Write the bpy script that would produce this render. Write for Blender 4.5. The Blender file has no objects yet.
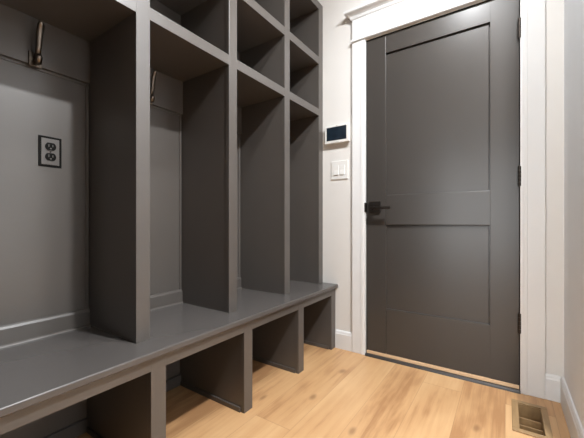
import bpy, bmesh, math
from mathutils import Vector, Matrix

S = bpy.context.scene
COL = S.collection
R = math.radians

# ------------------------------------------------------------------ materials
def new_mat(name):
    m = bpy.data.materials.new(name); m.use_nodes = True
    nt = m.node_tree
    return m, nt, nt.nodes['Principled BSDF']

def setp(b, **k):
    for n, v in k.items():
        b.inputs[n.replace('_', ' ')].default_value = v

def paint(name, col, rough=.45, var=.10, bump=.05, scale=9, stretch=(1, 1, 1), spec=.5, coat=0):
    """painted surface: slight tone variation, brushed micro bump, roughness variation"""
    m, nt, b = new_mat(name)
    L = nt.links.new
    tc = nt.nodes.new('ShaderNodeTexCoord')
    mp = nt.nodes.new('ShaderNodeMapping'); mp.inputs['Scale'].default_value = stretch
    L(tc.outputs['Object'], mp.inputs['Vector'])
    n = nt.nodes.new('ShaderNodeTexNoise'); n.inputs['Scale'].default_value = scale; n.inputs['Detail'].default_value = 5
    L(mp.outputs['Vector'], n.inputs['Vector'])
    r = nt.nodes.new('ShaderNodeValToRGB')
    r.color_ramp.elements[0].position = .3; r.color_ramp.elements[1].position = .7
    r.color_ramp.elements[0].color = (*[c * (1 - var) for c in col], 1)
    r.color_ramp.elements[1].color = (*[min(1, c * (1 + var)) for c in col], 1)
    L(n.outputs['Fac'], r.inputs['Fac']); L(r.outputs['Color'], b.inputs['Base Color'])
    mr = nt.nodes.new('ShaderNodeMapRange')
    mr.inputs['To Min'].default_value = max(0, rough - .02); mr.inputs['To Max'].default_value = rough + .02
    L(n.outputs['Fac'], mr.inputs['Value']); L(mr.outputs['Result'], b.inputs['Roughness'])
    n2 = nt.nodes.new('ShaderNodeTexNoise'); n2.inputs['Scale'].default_value = scale * 14; n2.inputs['Detail'].default_value = 3
    L(mp.outputs['Vector'], n2.inputs['Vector'])
    bp = nt.nodes.new('ShaderNodeBump'); bp.inputs['Strength'].default_value = bump; bp.inputs['Distance'].default_value = .002
    L(n2.outputs['Fac'], bp.inputs['Height']); L(bp.outputs['Normal'], b.inputs['Normal'])
    b.inputs['Specular IOR Level'].default_value = spec
    b.inputs['Coat Weight'].default_value = coat
    return m

def metal(name, col, rough):
    m, nt, b = new_mat(name)
    L = nt.links.new
    n = nt.nodes.new('ShaderNodeTexNoise'); n.inputs['Scale'].default_value = 60
    tc = nt.nodes.new('ShaderNodeTexCoord'); L(tc.outputs['Object'], n.inputs['Vector'])
    mr = nt.nodes.new('ShaderNodeMapRange'); mr.inputs['To Min'].default_value = rough - .06; mr.inputs['To Max'].default_value = rough + .06
    L(n.outputs['Fac'], mr.inputs['Value']); L(mr.outputs['Result'], b.inputs['Roughness'])
    setp(b, Base_Color=(*col, 1), Metallic=1.0)
    return m

def plank_floor():
    m, nt, b = new_mat('oak_planks')
    N, L = nt.nodes.new, nt.links.new
    W, LEN = .185, 1.55
    def math_(op, a, c=None, d=None):
        q = N('ShaderNodeMath'); q.operation = op
        for i, v in enumerate((a, c, d)):
            if v is None: continue
            if isinstance(v, (int, float)): q.inputs[i].default_value = v
            else: L(v, q.inputs[i])
        return q.outputs[0]
    g = N('ShaderNodeNewGeometry'); sx = N('ShaderNodeSeparateXYZ'); L(g.outputs['Position'], sx.inputs[0])
    u = math_('DIVIDE', math_('ADD', sx.outputs['X'], 5.555), W)
    row = math_('FLOOR', u); fu = math_('FRACT', u)
    wn = N('ShaderNodeTexWhiteNoise'); wn.noise_dimensions = '1D'; L(math_('ADD', row, 3.0), wn.inputs['W'])
    v = math_('ADD', math_('DIVIDE', math_('ADD', sx.outputs['Y'], 6.0), LEN), math_('MULTIPLY', wn.outputs['Value'], 7.31))
    cell = math_('FLOOR', v); fv = math_('FRACT', v)
    cv = N('ShaderNodeCombineXYZ'); L(row, cv.inputs[0]); L(cell, cv.inputs[1])
    w2 = N('ShaderNodeTexWhiteNoise'); w2.noise_dimensions = '2D'; L(cv.outputs[0], w2.inputs['Vector'])
    tone = w2.outputs['Value']
    # grain, stretched along the plank and shifted per plank
    gx = N('ShaderNodeCombineXYZ')
    L(math_('ADD', math_('MULTIPLY', sx.outputs['X'], 38.0), math_('MULTIPLY', tone, 40.0)), gx.inputs[0])
    L(math_('ADD', math_('MULTIPLY', sx.outputs['Y'], 2.2), math_('MULTIPLY', tone, 17.0)), gx.inputs[1])
    n = N('ShaderNodeTexNoise'); n.inputs['Scale'].default_value = 1.0; n.inputs['Detail'].default_value = 7; n.inputs['Roughness'].default_value = .62; n.inputs['Distortion'].default_value = .6
    L(gx.outputs[0], n.inputs['Vector'])
    # broad cloudy figure
    gx2 = N('ShaderNodeCombineXYZ')
    L(math_('ADD', math_('MULTIPLY', sx.outputs['X'], 7.0), math_('MULTIPLY', tone, 21.0)), gx2.inputs[0])
    L(math_('ADD', math_('MULTIPLY', sx.outputs['Y'], 2.6), math_('MULTIPLY', tone, 33.0)), gx2.inputs[1])
    n2 = N('ShaderNodeTexNoise'); n2.inputs['Scale'].default_value = 1.0; n2.inputs['Detail'].default_value = 3
    L(gx2.outputs[0], n2.inputs['Vector'])
    f = math_('ADD', math_('MULTIPLY', n.outputs['Fac'], .55), math_('ADD', math_('MULTIPLY', n2.outputs['Fac'], .65), math_('MULTIPLY', tone, .32)))
    r = N('ShaderNodeValToRGB')
    e = r.color_ramp.elements
    e[0].position = .56; e[0].color = (.37, .195, .088, 1)
    e[1].position = 1.0; e[1].color = (.60, .38, .195, 1)
    k = e.new(.70); k.color = (.505, .295, .140, 1)
    L(f, r.inputs['Fac'])
    # knots
    vo = N('ShaderNodeTexVoronoi'); vo.voronoi_dimensions = '2D'; vo.inputs['Scale'].default_value = 1.0
    gk = N('ShaderNodeCombineXYZ'); L(math_('MULTIPLY', math_('ADD', sx.outputs['X'], math_('MULTIPLY', n2.outputs['Fac'], .06)), 4.4), gk.inputs[0]); L(math_('MULTIPLY', sx.outputs['Y'], 2.1), gk.inputs[1])
    L(gk.outputs[0], vo.inputs['Vector'])
    mk = N('ShaderNodeMapRange'); mk.inputs['From Min'].default_value = .015; mk.inputs['From Max'].default_value = .09
    mk.inputs['To Min'].default_value = .6; mk.inputs['To Max'].default_value = 0; mk.interpolation_type = 'SMOOTHSTEP'
    L(vo.outputs['Distance'], mk.inputs['Value'])
    mx = N('ShaderNodeMix'); mx.data_type = 'RGBA'
    sc = N('ShaderNodeSeparateColor'); L(vo.outputs['Color'], sc.inputs[0])
    L(math_('MULTIPLY', mk.outputs['Result'], math_('GREATER_THAN', sc.outputs[0], .55)), mx.inputs['Factor']); L(r.outputs['Color'], mx.inputs['A']); mx.inputs['B'].default_value = (.19, .09, .04, 1)
    # seams
    su = math_('LESS_THAN', math_('MINIMUM', fu, math_('SUBTRACT', 1.0, fu)), .007)
    sv = math_('LESS_THAN', math_('MINIMUM', fv, math_('SUBTRACT', 1.0, fv)), .0012)
    seam = math_('MAXIMUM', su, sv)
    ms = N('ShaderNodeMix'); ms.data_type = 'RGBA'
    L(math_('MULTIPLY', seam, .35), ms.inputs['Factor']); L(mx.outputs['Result'], ms.inputs['A']); ms.inputs['B'].default_value = (.22, .11, .05, 1)
    L(ms.outputs['Result'], b.inputs['Base Color'])
    bp = N('ShaderNodeBump'); bp.inputs['Strength'].default_value = .12; bp.inputs['Distance'].default_value = .002
    L(math_('SUBTRACT', n.outputs['Fac'], seam), bp.inputs['Height']); L(bp.outputs['Normal'], b.inputs['Normal'])
    b.inputs['Roughness'].default_value = .42
    return m

def emit(name, col, s):
    m, nt, b = new_mat(name)
    setp(b, Base_Color=(*col, 1), Emission_Color=(*col, 1), Emission_Strength=s)
    return m

M = {}
M['cab'] = paint('taupe_cabinet_paint', (.085, .0755, .068), .34, .04, .02, 4, (1, 1, 1), .65)
M['bench'] = paint('taupe_bench_paint', (.080, .073, .069), .25, .04, 0, 3, (1.6, .35, 1))
M['door'] = paint('charcoal_door_paint', (.045, .040, .036), .30, .03, 0, 3, (1, 1, .35))
M['wall'] = paint('warm_white_wall_paint', (.69, .675, .65), .75, .012, .08, 5)
M['wall_grey'] = paint('light_grey_wall_paint', (.76, .785, .81), .75, .012, .08, 5)
M['dark_wall'] = paint('dark_bounce_cut_paint', (.10, .092, .085), .8, .02, .08, 5)  # unseen walls only: dark so little light bounces into the lockers
M['trim'] = paint('white_trim_enamel', (.71, .715, .715), .40, .01, .02, 5)
M['ceil'] = paint('white_ceiling_paint', (.82, .81, .79), .85, .01, .1, 5)
M['floor'] = plank_floor()
M['bronze'] = metal('dark_bronze', (.055, .046, .040), .40)
M['hook'] = metal('worn_bronze', (.16, .13, .105), .36)
M['black'] = paint('black_plastic', (.008, .0075, .007), .6, .05, .02, 20, spec=.08)
M['outlet'] = paint('grey_outlet_plastic', (.115, .105, .098), .35, .03, .02, 20)
M['white_pl'] = paint('white_plastic', (.74, .735, .71), .36, .01, .01, 20)
M['screen'] = paint('dark_screen_glass', (.012, .020, .030), .12, .25, 0, 30)
M['slot'] = paint('dark_slot', (.01, .01, .01), .6, .05, 0, 20)
M['oak'] = paint('oak_strip', (.66, .45, .27), .45, .12, .08, 14, (.3, 3, 3))
M['vent'] = paint('olive_brown_vent_wood', (.29, .185, .088), .45, .15, .08, 14, (3, .5, 1))
M['sill'] = paint('dark_bronze_sill', (.030, .026, .023), .4, .05, 0, 20)
M['lens'] = emit('lamp_glass', (1, .955, .89), 12)

# ------------------------------------------------------------------ helpers
def bx(bm, x0, x1, y0, y1, z0, z1, bev=.0, seg=2):
    t = bmesh.new()
    bmesh.ops.create_cube(t, size=1)
    for v in t.verts:
        v.co = Vector(((x0 + x1) / 2 + v.co.x * (x1 - x0), (y0 + y1) / 2 + v.co.y * (y1 - y0), (z0 + z1) / 2 + v.co.z * (z1 - z0)))
    if bev: bmesh.ops.bevel(t, geom=t.edges[:], offset=bev, segments=seg, affect='EDGES', profile=.5)
    join(bm, t)

def join(bm, t):
    me = bpy.data.meshes.new('tmp'); t.to_mesh(me); t.free(); bm.from_mesh(me); bpy.data.meshes.remove(me)

def prism(bm, pts, axis, a0, a1):
    """extrude a 2D outline along an axis. axis 'x': pts=(y,z); 'y': pts=(x,z); 'z': pts=(x,y)"""
    t = bmesh.new()
    def mk(p, a):
        return {'x': (a, p[0], p[1]), 'y': (p[0], a, p[1]), 'z': (p[0], p[1], a)}[axis]
    A = [t.verts.new(mk(p, a0)) for p in pts]; B = [t.verts.new(mk(p, a1)) for p in pts]
    t.faces.new(A); t.faces.new(B[::-1])
    for i in range(len(pts)):
        j = (i + 1) % len(pts); t.faces.new((A[i], A[j], B[j], B[i]))
    bmesh.ops.recalc_face_normals(t, faces=t.faces[:])
    join(bm, t)

def cyl(bm, p0, p1, r0, r1=None, seg=24):
    r1 = r0 if r1 is None else r1
    p0, p1 = Vector(p0), Vector(p1); d = p1 - p0
    t = bmesh.new()
    bmesh.ops.create_cone(t, cap_ends=True, segments=seg, radius1=r0, radius2=r1, depth=d.length)
    mt = Matrix.Translation((p0 + p1) / 2) @ d.to_track_quat('Z', 'Y').to_matrix().to_4x4()
    bmesh.ops.transform(t, matrix=mt, verts=t.verts[:])
    join(bm, t)

def sweep(bm, path, sec, up=Vector((0, 1, 0)), n=10):
    """sweep an oval section (half width along up, half thickness) along a path; sec=[(hw,ht),...] per point"""
    t = bmesh.new(); rings = []
    P = [Vector(p) for p in path]
    for i, p in enumerate(P):
        d = (P[min(i + 1, len(P) - 1)] - P[max(i - 1, 0)]).normalized()
        a = up; b = d.cross(a).normalized()
        hw, ht = sec[i]
        rings.append([t.verts.new(p + a * hw * math.cos(2 * math.pi * k / n) + b * ht * math.sin(2 * math.pi * k / n)) for k in range(n)])
    for q in range(len(rings) - 1):
        for k in range(n):
            t.faces.new((rings[q][k], rings[q][(k + 1) % n], rings[q + 1][(k + 1) % n], rings[q + 1][k]))
    t.faces.new(rings[0][::-1]); t.faces.new(rings[-1])
    bmesh.ops.recalc_face_normals(t, faces=t.faces[:])
    for f in t.faces: f.smooth = True
    join(bm, t)

def obj(name, bm, m, parent=None, label=None, smooth=False):
    me = bpy.data.meshes.new(name); bm.to_mesh(me); bm.free()
    if smooth:
        for p in me.polygons: p.use_smooth = True
    me.materials.append(M[m])
    o = bpy.data.objects.new(name, me); COL.objects.link(o)
    if parent:
        o.parent = parent
        if parent.type == 'EMPTY' or parent.parent:
            bpy.context.view_layer.update()
            o.matrix_parent_inverse = parent.matrix_world.inverted()
    if label: o['label'] = label
    return o

def box_obj(name, dims, m, parent=None, bev=.0015, label=None):
    bm = bmesh.new(); bx(bm, *dims, bev); return obj(name, bm, m, parent, label)

def tag(o, label, cat=None, group=None, kind=None):
    o['label'] = label
    if cat: o['category'] = cat
    if group: o['group'] = group
    if kind: o['kind'] = kind
    return o

def thing(name, label, cat, loc=(0, 0, 0), group=None, kind=None):
    o = bpy.data.objects.new(name, None); COL.objects.link(o); o.location = loc
    o.empty_display_size = .05
    return tag(o, label, cat, group, kind)

# ------------------------------------------------------------------ key dimensions (metres, camera at x=0 y=0)
YW = 1.99            # far wall / door face
XR = .228            # right wall
XL = -1.46           # wall behind the cabinets
XH = 2.3             # far side of the hall right of the viewer
YS = 1.44            # where the right wall ends and the hall opens
YB = -3.2            # wall behind the camera
ZC = 2.74            # ceiling
DX0, DX1 = -.755, .0530   # door slab
DZ0, DZ1 = .031, 2.045
XF = -1.081          # locker face
XK = -1.443          # locker back panel face
ST = [(.165, .218), (.617, .670), (1.069, 1.122), (1.520, 1.573), (1.930, 1.986)]
ZB = .436            # bench top
XBF = -.9637         # bench nosing
XBR = -.980          # bench face frame

# ------------------------------------------------------------------ room shell
VX0, VX1, VY0, VY1 = .020, .154, 1.600, 1.878      # floor vent
HX0, HX1, HY0, HY1 = VX0 + .022, VX1 - .022, VY0 + .024, VY1 - .024
bm = bmesh.new()
for q in ((-1.6, HX0, YB - .1, YW + .15), (HX1, XH + .1, YB - .1, YW + .15), (HX0, HX1, YB - .1, HY0), (HX0, HX1, HY1, YW + .15)): bx(bm, *q, -.06, 0)
fl = obj('floor', bm, 'floor')
tag(fl, 'light oak plank floor running towards the door', 'floor', kind='structure')
ce = box_obj('ceiling', (-1.6, XH + .1, YB - .1, YW + .15, ZC, ZC + .06), 'ceil', bev=0)
tag(ce, 'white ceiling above the lockers', 'ceiling', kind='structure')
bm = bmesh.new()                                    # far wall with the door opening
OX0, OX1, OZ = DX0 - .005, DX1 + .005, DZ1 + .006
bx(bm, -1.6, OX0, YW, YW + .12, 0, ZC); bx(bm, OX1, XR, YW, YW + .12, 0, ZC)
bx(bm, OX0, OX1, YW, YW + .12, OZ, ZC)
wf = obj('wall_far', bm, 'wall'); tag(wf, 'warm white wall holding the dark door', 'wall', kind='structure')
wr = box_obj('wall_right', (XR, XH + .1, YS, YW + .12, 0, ZC), 'wall_grey', bev=0); tag(wr, 'light grey wall right of the door', 'wall', kind='structure')
wl = box_obj('wall_left', (-1.6, XL, YB, YW, 0, ZC), 'wall', bev=0); tag(wl, 'white wall behind the built-in lockers', 'wall', kind='structure')
bm = bmesh.new(); gx0, gx1, gz = -1.35, .35, 2.15       # unseen back wall; opening added for daylight fill and the door's sheen
bx(bm, XL, gx0, YB - .1, YB, 0, ZC); bx(bm, gx1, XH, YB - .1, YB, 0, ZC); bx(bm, gx0, gx1, YB - .1, YB, gz, ZC)
wb = obj('wall_back', bm, 'dark_wall')  # dark colour chosen to limit bounce onto the dividers
bm = bmesh.new()
for q in ((gx0, gx0 + .07, 0, gz), (gx1 - .07, gx1, 0, gz), (gx0, gx1, 0, .1), (gx0, gx1, gz - .07, gz), (-.54, -.46, 0, gz)): bx(bm, q[0], q[1], YB - .07, YB - .02, q[2], q[3])
tag(obj('fill_window_2', bm, 'trim'), 'white frame of the tall window added behind the viewer for fill light', 'window', kind='structure'); tag(wb, 'unseen wall behind the viewer, kept dark to cut bounced light', 'wall', kind='structure')

wn = box_obj('wall_light_block', (XL, -.64, .02, .14, 0, ZC), 'dark_wall', bev=0); tag(wn, 'dark wall added at the left end of the lockers to block light', 'wall', kind='structure')  # unseen wall added to keep rear light off the divider faces
bm = bmesh.new(); wy0, wy1, wz0, wz1 = .45, 1.0, .15, 2.45   # unseen hall wall; window added as side light for the locker fronts
bx(bm, XH, XH + .1, YB, wy0, 0, ZC); bx(bm, XH, XH + .1, wy1, YS, 0, ZC); bx(bm, XH, XH + .1, wy0, wy1, 0, wz0); bx(bm, XH, XH + .1, wy0, wy1, wz1, ZC)
wh = obj('wall_hall', bm, 'dark_wall')  # out of view, darkened to limit bounced light
bm = bmesh.new()
for q in ((wy0, wy0 + .06, wz0, wz1), (wy1 - .06, wy1, wz0, wz1), (wy0, wy1, wz0, wz0 + .06), (wy0, wy1, wz1 - .06, wz1), (wy0, wy1, 1.28, 1.32)): bx(bm, XH + .02, XH + .07, *q)
tag(obj('fill_window_1', bm, 'trim'), 'white framed window added in the hall wall for side light', 'window', kind='structure'); tag(wh, 'unseen far hall wall, kept dark to cut bounced light', 'wall', kind='structure')

# baseboards: profile with an eased cap
def base_profile(h=.122, d=.015):
    return [(0, 0), (d, 0), (d, h - .022), (d - .003, h - .016), (d - .004, h - .008), (d - .009, h), (0, h)]
def base_far(name, x0, x1, label):
    bm = bmesh.new(); prism(bm, [(YW - p[0], p[1]) for p in base_profile()], 'x', x0, x1)
    tag(obj(name, bm, 'trim'), label, 'baseboard', kind='structure')
CX0, CX1 = -.852, .1564                              # casing outer edges
base_far('baseboard_far_left', -.978, CX0, 'short white baseboard between bench and door casing')
base_far('baseboard_far_right', CX1, XR - .015, 'short white baseboard between door casing and right corner')
bm = bmesh.new(); prism(bm, [(XR - p[0], p[1]) for p in base_profile()], 'y', YS, YW)
tag(obj('baseboard_right', bm, 'trim'), 'long white baseboard along the right wall', 'baseboard', kind='structure')

# door casing (craftsman head with bead, frieze and crown)
cas = thing('trim_1', 'white door casing with bead, frieze and crown cap', 'door casing', ((CX0 + CX1) / 2, YW, 0), kind='structure')
YC = YW - .019
for s, (a, b_) in enumerate(((CX0, OX0 - .001), (OX1 - .001, CX1))):
    bm = bmesh.new(); bx(bm, a, b_, YC, YW, 0, OZ + .004, .002)
    inner = b_ if s == 0 else a
    q = -1 if s == 0 else 1
    lo, hi = sorted((inner + q * .012, inner + q * .030)); bx(bm, lo, hi, YC - .0025, YC + .001, .0, OZ, .0012)
    obj('casing_leg', bm, 'trim', cas)
ZH = OZ + .004
bm = bmesh.new(); prism(bm, [(YW, ZH), (YW - .026, ZH), (YW - .030, ZH + .004), (YW - .030, ZH + .012), (YW - .026, ZH + .016), (YW, ZH + .016)], 'x', CX0 - .007, CX1 + .007)
obj('bead', bm, 'trim', cas)
box_obj('frieze', (CX0, CX1, YC, YW, ZH + .016, ZH + .160), 'trim', cas, .001)
bm = bmesh.new(); z = ZH + .150                     # crown cap, mitred returns
prof = [(0, 0), (.022, 0), (.026, .006), (.030, .018), (.042, .028), (.056, .034), (.060, .038), (.060, .052), (0, .052)]
t = bmesh.new(); rows = []
for d, dz in prof:
    e = max(0, d - .016)
    rows.append([t.verts.new(v) for v in ((CX0 - e, YW, z + dz), (CX0 - e, YW - d, z + dz), (CX1 + e, YW - d, z + dz), (CX1 + e, YW, z + dz))])
for i in range(len(rows) - 1):
    for k in range(3):
        try: t.faces.new((rows[i][k], rows[i][k + 1], rows[i + 1][k + 1], rows[i + 1][k]))
        except ValueError: pass
bmesh.ops.remove_doubles(t, verts=t.verts[:], dist=1e-6)
bmesh.ops.recalc_face_normals(t, faces=t.faces[:]); join(bm, t)
obj('crown', bm, 'trim', cas)

# ------------------------------------------------------------------ door
dr = thing('door_1', 'tall charcoal two-panel door in white casing', 'door', ((DX0 + DX1) / 2, YW, 0), kind='structure')
PX0, PX1 = -.632, -.073
PZ = ((.318, .846), (1.035, 1.932))                  # lower and upper recessed panels
T = .044
RX = PX1 + .004
for n_, d, bv in (('stile', (DX0, PX0, YW, YW + T, DZ0, DZ1), .0028), ('stile', (PX1, DX1, YW - .0004, YW + T, DZ0, DZ1), .0012),
                  ('rail', (PX0, RX, YW, YW + T, DZ0, PZ[0][0]), .0050), ('rail', (PX0, RX, YW, YW + T, PZ[0][1], PZ[1][0]), .0045),
                  ('rail', (PX0, RX, YW, YW + T, PZ[1][1], DZ1), .0012)):
    box_obj(n_, d, 'door', dr, bv)
for (z0, z1) in PZ:                                  # flat recessed panels with a shadow gap along the top and the hinge side
    box_obj('panel', (PX0 - .004, PX1 - .007, YW + .0125, YW + .030, z0 - .004, z1 - .005), 'door', dr, .0008)
    box_obj('panel_groove', (PX0 - .004, PX1 + .004, YW + .022, YW + .029, z0 - .004, z1 + .004), 'door', dr, 0)
# jamb stop and jambs, closing the opening behind the slab
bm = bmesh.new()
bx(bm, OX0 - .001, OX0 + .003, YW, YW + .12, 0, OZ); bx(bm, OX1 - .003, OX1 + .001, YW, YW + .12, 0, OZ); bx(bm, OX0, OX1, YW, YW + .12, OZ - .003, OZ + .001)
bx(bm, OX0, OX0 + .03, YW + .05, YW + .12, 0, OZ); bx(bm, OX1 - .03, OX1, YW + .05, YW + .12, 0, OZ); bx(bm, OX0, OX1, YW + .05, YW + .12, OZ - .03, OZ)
obj('jamb', bm, 'black', dr, 'door jamb with its shade painted black')  # shade of the door gap is put into the black colour
box_obj('sweep_strip', (DX0, DX1, YW - .006, YW + .05, .013, .0305), 'oak', dr, .001, 'pale oak strip under the door')
bm = bmesh.new(); prism(bm, [(YW - .028, 0), (YW - .026, .007), (YW - .018, .0125), (YW + .09, .0125), (YW + .09, 0)], 'x', OX0, OX1)
obj('threshold', bm, 'sill', dr, 'dark metal threshold on the floor')
for zc in (1.846, 1.097, .352):                      # hinge knuckles
    bm = bmesh.new(); xh, yh = DX1 + .001, YW - .015
    for k in range(5): cyl(bm, (xh, yh, zc - .05 + k * .02 + .0005), (xh, yh, zc - .05 + (k + 1) * .02 - .0005), .0078, seg=16)
    cyl(bm, (xh, yh, zc + .050), (xh, yh, zc + .057), .005, .002, 16); cyl(bm, (xh, yh, zc - .057), (xh, yh, zc - .050), .002, .005, 16)
    bx(bm, xh - .004, xh + .004, yh, YW + .03, zc - .05, zc + .05)
    obj('hinge', bm, 'bronze', dr, 'dark bronze hinge')
# lever set
hx, hz = -.702, .960
rose = box_obj('lever_handle', (hx - .037, hx + .037, YW - .011, YW, hz - .037, hz + .037), 'bronze', dr, .003, 'dark bronze lever set on a square rose')
bm = bmesh.new(); cyl(bm, (hx, YW - .011, hz - .006), (hx, YW - .048, hz - .006), .011)
obj('neck', bm, 'bronze', rose, smooth=False)
bm = bmesh.new(); bx(bm, hx - .014, hx + .112, YW - .060, YW - .044, hz - .014, hz + .002, .003, 3)
obj('lever', bm, 'bronze', rose)
bm = bmesh.new(); cyl(bm, (hx, YW - .012, hz + .022), (hx, YW - .0105, hz + .022), .004)
obj('privacy_pin', bm, 'slot', rose)
bm = bmesh.new(); bx(bm, OX0 - .006, OX0 + .006, YW - .022, YW + .01, hz - .030, hz + .030, .003)
obj('strike_plate', bm, 'bronze', dr, 'dark bronze latch strike on the casing edge')

# ------------------------------------------------------------------ locker cabinet
Y0, Y1 = ST[0][0], ST[-1][1]
ZT = 2.396
RAILS = [(1.605, 1.652), (1.965, 2.013), (2.346, ZT)]
cab = thing('locker_cabinet', 'tall taupe built-in lockers with open cubbies above, standing on the bench', 'lockers', ((XF + XK) / 2, (Y0 + Y1) / 2, ZB))
FT = .021
for a, b_ in ST: box_obj('stile', (XF - FT, XF, a, b_, ZB, ZT), 'cab', cab, .0012)
for i in range(4):
    ya, yb = ST[i][1], ST[i + 1][0]
    for z0, z1 in RAILS: box_obj('rail', (XF - FT, XF - .0003, ya - .001, yb + .001, z0, z1), 'cab', cab, .0010)
for a, b_ in ST: box_obj('divider', (XK, XF - FT, a + .0015, b_ - .0015, ZB, ZT - .002), 'cab', cab, 0)
for i in range(4):
    ya, yb = ST[i][1] - .0015, ST[i + 1][0] + .0015
    for z0, z1 in RAILS: box_obj('shelf', (XK, XF - FT, ya, yb, z0 + .004, z1 - .001), 'cab', cab, 0)
box_obj('back_panel', (XK - .014, XK, Y0, Y1, ZB, ZT), 'cab', cab, 0)
for i in range(4):
    ya, yb = ST[i][1] - .0015, ST[i + 1][0] + .0015
    bm = bmesh.new(); bx(bm, XK, XK + .018, ya, yb, 1.437, 1.6095, .0012); bx(bm, XK, XK + .004, ya, yb, 1.428, 1.438)
    obj('hook_rail', bm, 'cab', cab)
    bm = bmesh.new(); prism(bm, [(XK, ZB), (XK + .014, ZB), (XK + .014, ZB + .060), (XK + .010, ZB + .068), (XK, ZB + .071)], 'y', ya, yb)
    prism(bm, [(XK + .014, ZB), (XK + .021, ZB), (XK + .019, ZB + .004), (XK + .014, ZB + .007)], 'y', ya, yb)
    obj('base_strip', bm, 'cab', cab)
    bm = bmesh.new()
    for yy, s in ((ya, 1), (yb, -1)):
        prism(bm, [(XK, yy + s * .003), (XK + .009, yy + s * .003), (XK + .009, yy + s * .006), (XK + .005, yy + s * .011), (XK, yy + s * .012)], 'z', ZB + .071, 1.433)
    obj('corner_bead', bm, 'cab', cab)

# ------------------------------------------------------------------ bench
ben = thing('storage_bench', 'long taupe bench with open shoe cubbies under the lockers', 'bench', ((XBF + XK) / 2, (Y0 + Y1) / 2, 0))
bm = bmesh.new(); rr = .005
nose = [(XK - .014, ZB - .023), (XBF - .003, ZB - .023), (XBF, ZB - .020)]
nose += [(XBF - rr + rr * math.cos(R(q)), ZB - rr + rr * math.sin(R(q))) for q in range(0, 91, 15)] + [(XK - .014, ZB)]
prism(bm, nose, 'y', Y0 - .01, YW - .001)
obj('bench_top', bm, 'bench', ben)
ZR = .366
for a, b_ in ST: box_obj('stile', (XBR - FT, XBR, a - .006, b_ - .003, 0, ZB - .023), 'cab', ben, .0012)
for i in range(4): box_obj('rail', (XBR - FT, XBR - .0003, ST[i][1] - .004, ST[i + 1][0] - .005, ZR, ZB - .023), 'cab', ben, .001)
for a, b_ in ST:
    dv = box_obj('divider', (XK, XBR - FT, a - .0045, b_ - .0045, 0, ZB - .023), 'cab', ben, 0)
box_obj('back_panel', (XK - .014, XK, Y0 - .006, Y1, 0, ZB - .023), 'cab', ben, 0)
for i in range(4):
    ya, yb = ST[i][1] - .0045, ST[i + 1][0] - .0045
    box_obj('base_strip', (XK, XK + .013, ya, yb, 0, .055), 'cab', ben, .002)
    box_obj('shoe_strip', (XK + .013, XBR - FT, yb - .008, yb, 0, .022), 'cab', ben, .002)

# ------------------------------------------------------------------ coat hooks
def coat_hook(y, label):
    xb = XK + .0185; z0 = 1.452
    t = thing('coat_hook', label, 'hook', (xb, y, z0), 'coat hooks in the lockers')
    bm = bmesh.new(); bx(bm, xb, xb + .006, y - .020, y + .020, z0 - .022, z0 + .030, .0025, 3)
    for dz in (-.015, .023): cyl(bm, (xb + .004, y, z0 + dz), (xb + .0072, y, z0 + dz), .0042, .003, 12)
    obj('mounting_plate', bm, 'hook', t)
    bm = bmesh.new()
    path = [(xb + .004, y, z0 + .012), (xb + .018, y, z0 + .013), (xb + .030, y, z0 + .024), (xb + .037, y, z0 + .045), (xb + .042, y, z0 + .070), (xb + .049, y, z0 + .095), (xb + .058, y, z0 + .113), (xb + .066, y, z0 + .122)]
    sweep(bm, path, [(.010, .008), (.009, .007), (.009, .0065), (.010, .006), (.0105, .0055), (.0110, .005), (.0105, .0045), (.006, .004)])
    obj('upper_prong', bm, 'hook', t)
    bm = bmesh.new()
    path = [(xb + .004, y, z0 - .002), (xb + .015, y, z0 - .010), (xb + .026, y, z0 - .016), (xb + .036, y, z0 - .010), (xb + .041, y, z0 + .004), (xb + .042, y, z0 + .012)]
    sweep(bm, path, [(.009, .007), (.009, .0065), (.010, .006), (.0105, .0055), (.010, .005), (.006, .004)])
    obj('lower_prong', bm, 'hook', t)
coat_hook(.432, 'bronze double coat hook above the power outlet in the left locker')
coat_hook(.872, 'bronze coat hook mostly hidden behind the post of the second locker')

# ------------------------------------------------------------------ power outlet in the left locker
oy, oz = .484, 1.132
ot = thing('power_outlet', 'grey duplex power outlet with black edge on the left locker back', 'outlet', (XK, oy, oz))
bm = bmesh.new(); bx(bm, XK, XK + .004, oy - .037, oy + .037, oz - .0575, oz + .0575, .0015); obj('back_plate', bm, 'black', ot, 'black rim of the outlet')
bm = bmesh.new(); bx(bm, XK + .003, XK + .0048, oy - .0290, oy + .0290, oz - .0495, oz + .0495, .0015); cp = obj('cover_plate', bm, 'outlet', ot)
bm = bmesh.new(); cyl(bm, (XK + .006, oy, oz), (XK + .0078, oy, oz), .0032, .0026, 14); obj('screw', bm, 'bronze', cp)
for s in (-1, 1):
    zc = oz + s * .0195
    bm = bmesh.new()
    pts = []
    for k in range(40):                              # rounded receptacle face, flattened top and bottom
        a = 2 * math.pi * k / 40
        pts.append((oy + .0172 * math.cos(a), zc + max(-.0142, min(.0142, .0172 * math.sin(a)))))
    prism(bm, pts, 'x', XK + .006, XK + .0085)
    fc = obj('socket', bm, 'black', ot, 'black socket face')
    bm = bmesh.new()
    bx(bm, XK + .008, XK + .0092, oy - .0075, oy - .0052, zc - .002, zc + .008); bx(bm, XK + .008, XK + .0092, oy + .0052, oy + .0075, zc - .001, zc + .007)
    cyl(bm, (XK + .008, oy, zc - .0075), (XK + .0092, oy, zc - .0075), .0028, seg=14)
    obj('slots', bm, 'outlet', fc)

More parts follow.
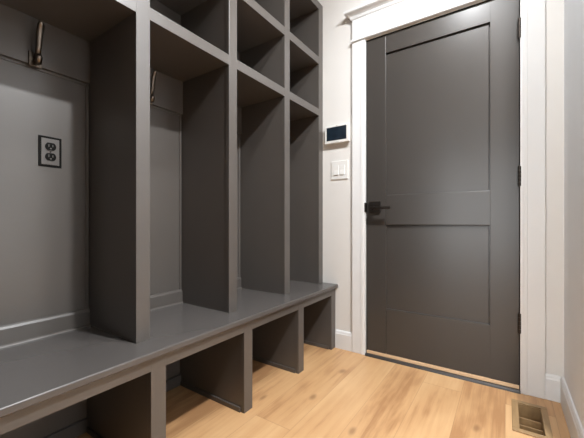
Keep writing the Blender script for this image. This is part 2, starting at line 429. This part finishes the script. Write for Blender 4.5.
# ------------------------------------------------------------------ wall control panel
x0, x1, z0, z1 = -1.052, -.868, 1.404, 1.530
cp = thing('control_panel', 'white wall control panel with dark screen above the light switch', 'control panel', ((x0 + x1) / 2, YW, z0))
bm = bmesh.new(); bx(bm, x0 + .008, x1 - .008, YW - .012, YW, z0 + .006, z1 - .006, .002); obj('wall_bracket', bm, 'white_pl', cp)
bm = bmesh.new(); bx(bm, x0, x1, YW - .030, YW - .010, z0, z1, .005, 3); bd = obj('body', bm, 'white_pl', cp)
bm = bmesh.new(); bx(bm, x0 + .016, x1 - .020, YW - .0312, YW - .029, z0 + .020, z1 - .014, .0008); obj('screen', bm, 'screen', cp, 'dark blue-black glass screen')
bm = bmesh.new(); bx(bm, (x0 + x1) / 2 - .004, (x0 + x1) / 2 + .004, YW - .0306, YW - .0296, z1 - .012, z1 - .008); obj('sensor', bm, 'slot', bd)
bm = bmesh.new()
for k in range(7): bx(bm, x0 + .05 + k * .009, x0 + .055 + k * .009, YW - .0306, YW - .0296, z0 + .008, z0 + .0095)
obj('speaker_slots', bm, 'outlet', bd)

# ------------------------------------------------------------------ double rocker light switch
sx_, sz = -.950, 1.222
sw = thing('light_switch', 'white double rocker light switch below the control panel', 'light switch', (sx_, YW, sz))
bm = bmesh.new(); bx(bm, sx_ - .063, sx_ + .063, YW - .0065, YW, sz - .064, sz + .064, .0028, 3); obj('cover_plate', bm, 'white_pl', sw)
for s in (-1, 1):
    xc = sx_ + s * .023
    bm = bmesh.new(); bx(bm, xc - .0172, xc + .0172, YW - .0072, YW - .006, sz - .034, sz + .034); fr = obj('rocker_frame', bm, 'wall_grey', sw)
    bm = bmesh.new(); prism(bm, [(YW - .006, sz - .032), (YW - .0125, sz - .032), (YW - .0085, sz), (YW - .0080, sz + .032), (YW - .006, sz + .032)], 'x', xc - .0158, xc + .0158)
    obj('rocker', bm, 'white_pl', sw)

# ------------------------------------------------------------------ floor vent
vx0, vx1, vy0, vy1 = VX0, VX1, VY0, VY1
vt = thing('floor_vent', 'brown wooden floor vent at the right end of the door', 'floor vent', ((vx0 + vx1) / 2, (vy0 + vy1) / 2, 0))
bm = bmesh.new(); bw = .024
for q in ((vx0, vx1, vy0, vy0 + bw), (vx0, vx1, vy1 - bw, vy1), (vx0, vx0 + bw, vy0 + bw, vy1 - bw), (vx1 - bw, vx1, vy0 + bw, vy1 - bw)):
    bx(bm, *q, 0, .006, .0015)
obj('frame', bm, 'vent', vt)
bm = bmesh.new(); dz = -.10                        # open duct box below the frame
bx(bm, HX0, HX0 + .003, HY0, HY1, dz, .0); bx(bm, HX1 - .003, HX1, HY0, HY1, dz, 0)
bx(bm, HX0, HX1, HY0, HY0 + .003, dz, 0); bx(bm, HX0, HX1, HY1 - .003, HY1, dz, 0); bx(bm, HX0, HX1, HY0, HY1, dz - .003, dz)
obj('duct', bm, 'vent', vt)
for yc in (HY0 + .085, HY0 + .150):
    box_obj('cross_bar', (HX0 + .003, HX1 - .003, yc - .002, yc + .002, -.060, -.022), 'vent', vt, .001)

# ------------------------------------------------------------------ recessed ceiling lamps
def downlight(x, y, power, label, size=.10, spread=150):
    t = thing('ceiling_lamp', label, 'ceiling lamp', (x, y, ZC), 'recessed ceiling lamps')
    bm = bmesh.new(); n = 40
    for i in range(n):
        a0, a1 = 2 * math.pi * i / n, 2 * math.pi * (i + 1) / n
        prof = [(.058, -.0005), (.062, -.006), (.082, -.004), (.086, -.0005)]
        for (ra, za), (rb, zb) in zip(prof, prof[1:]):
            bm.faces.new([bm.verts.new((x + r * math.cos(a), y + r * math.sin(a), ZC + z)) for r, a, z in ((ra, a0, za), (ra, a1, za), (rb, a1, zb), (rb, a0, zb))])
    bmesh.ops.remove_doubles(bm, verts=bm.verts[:], dist=1e-5); bmesh.ops.recalc_face_normals(bm, faces=bm.faces[:])
    obj('trim_ring', bm, 'trim', t)
    bm = bmesh.new(); cyl(bm, (x, y, ZC - .0025), (x, y, ZC - .0005), .059, seg=40); obj('lens', bm, 'lens', t)
    ld = bpy.data.lights.new('downlight', 'AREA'); ld.shape = 'DISK'; ld.size = size; ld.energy = power
    ld.color = (1, .93, .84); ld.spread = R(spread)
    lo = bpy.data.objects.new('downlight', ld); COL.objects.link(lo); lo.location = (x, y, ZC - .012)
def downlight(x, y, power, label, size=.11):
    t = thing('ceiling_lamp', label, 'ceiling lamp', (x, y, ZC))
    bm = bmesh.new(); n = 40
    for i in range(n):
        a0, a1 = 2 * math.pi * i / n, 2 * math.pi * (i + 1) / n
        prof = [(.058, -.0005), (.062, -.006), (.082, -.004), (.086, -.0005)]
        for (ra, za), (rb, zb) in zip(prof, prof[1:]):
            bm.faces.new([bm.verts.new((x + r * math.cos(a), y + r * math.sin(a), ZC + z)) for r, a, z in ((ra, a0, za), (ra, a1, za), (rb, a1, zb), (rb, a0, zb))])
    bmesh.ops.remove_doubles(bm, verts=bm.verts[:], dist=1e-5); bmesh.ops.recalc_face_normals(bm, faces=bm.faces[:])
    obj('trim_ring', bm, 'trim', t)
    bm = bmesh.new(); cyl(bm, (x, y, ZC - .0025), (x, y, ZC - .0005), .059, seg=40); obj('lens', bm, 'lens', t)
    ld = bpy.data.lights.new('downlight', 'AREA'); ld.shape = 'DISK'; ld.size = size; ld.energy = power
    ld.color = (.96, .98, 1)
    lo = bpy.data.objects.new('downlight', ld); COL.objects.link(lo); lo.location = (x, y, ZC - .012)
downlight(.44, .88, 66, 'recessed ceiling lamp in the hall beside the locker niche')
downlight(-.24, 1.0, 15, 'recessed ceiling lamp above the walkway before the door')

# ------------------------------------------------------------------ world, camera, view
w = bpy.data.worlds.new('world'); S.world = w; w.use_nodes = True
w.node_tree.nodes['Background'].inputs['Color'].default_value = (.95, .98, 1, 1)
w.node_tree.nodes['Background'].inputs['Strength'].default_value = 5.0
F_PX, YAW, HOR = 317.0, 34.1, 222.0
cd = bpy.data.cameras.new('camera'); cam = bpy.data.objects.new('camera', cd); COL.objects.link(cam)
cd.sensor_fit = 'HORIZONTAL'; cd.sensor_width = 36; cd.lens = F_PX / 584 * 36; cd.clip_start = .01
cd.shift_y = (HOR - 219) / 584
cam.location = (0, 0, .865); cam.rotation_euler = (R(90), 0, R(YAW))
S.camera = cam
v = S.view_settings
v.view_transform = 'Standard'; v.look = 'None'; v.gamma = 1; v.use_curve_mapping = False; v.exposure = 0.6
S.render.film_transparent = False
S.cycles.max_bounces = 12; S.cycles.diffuse_bounces = 8
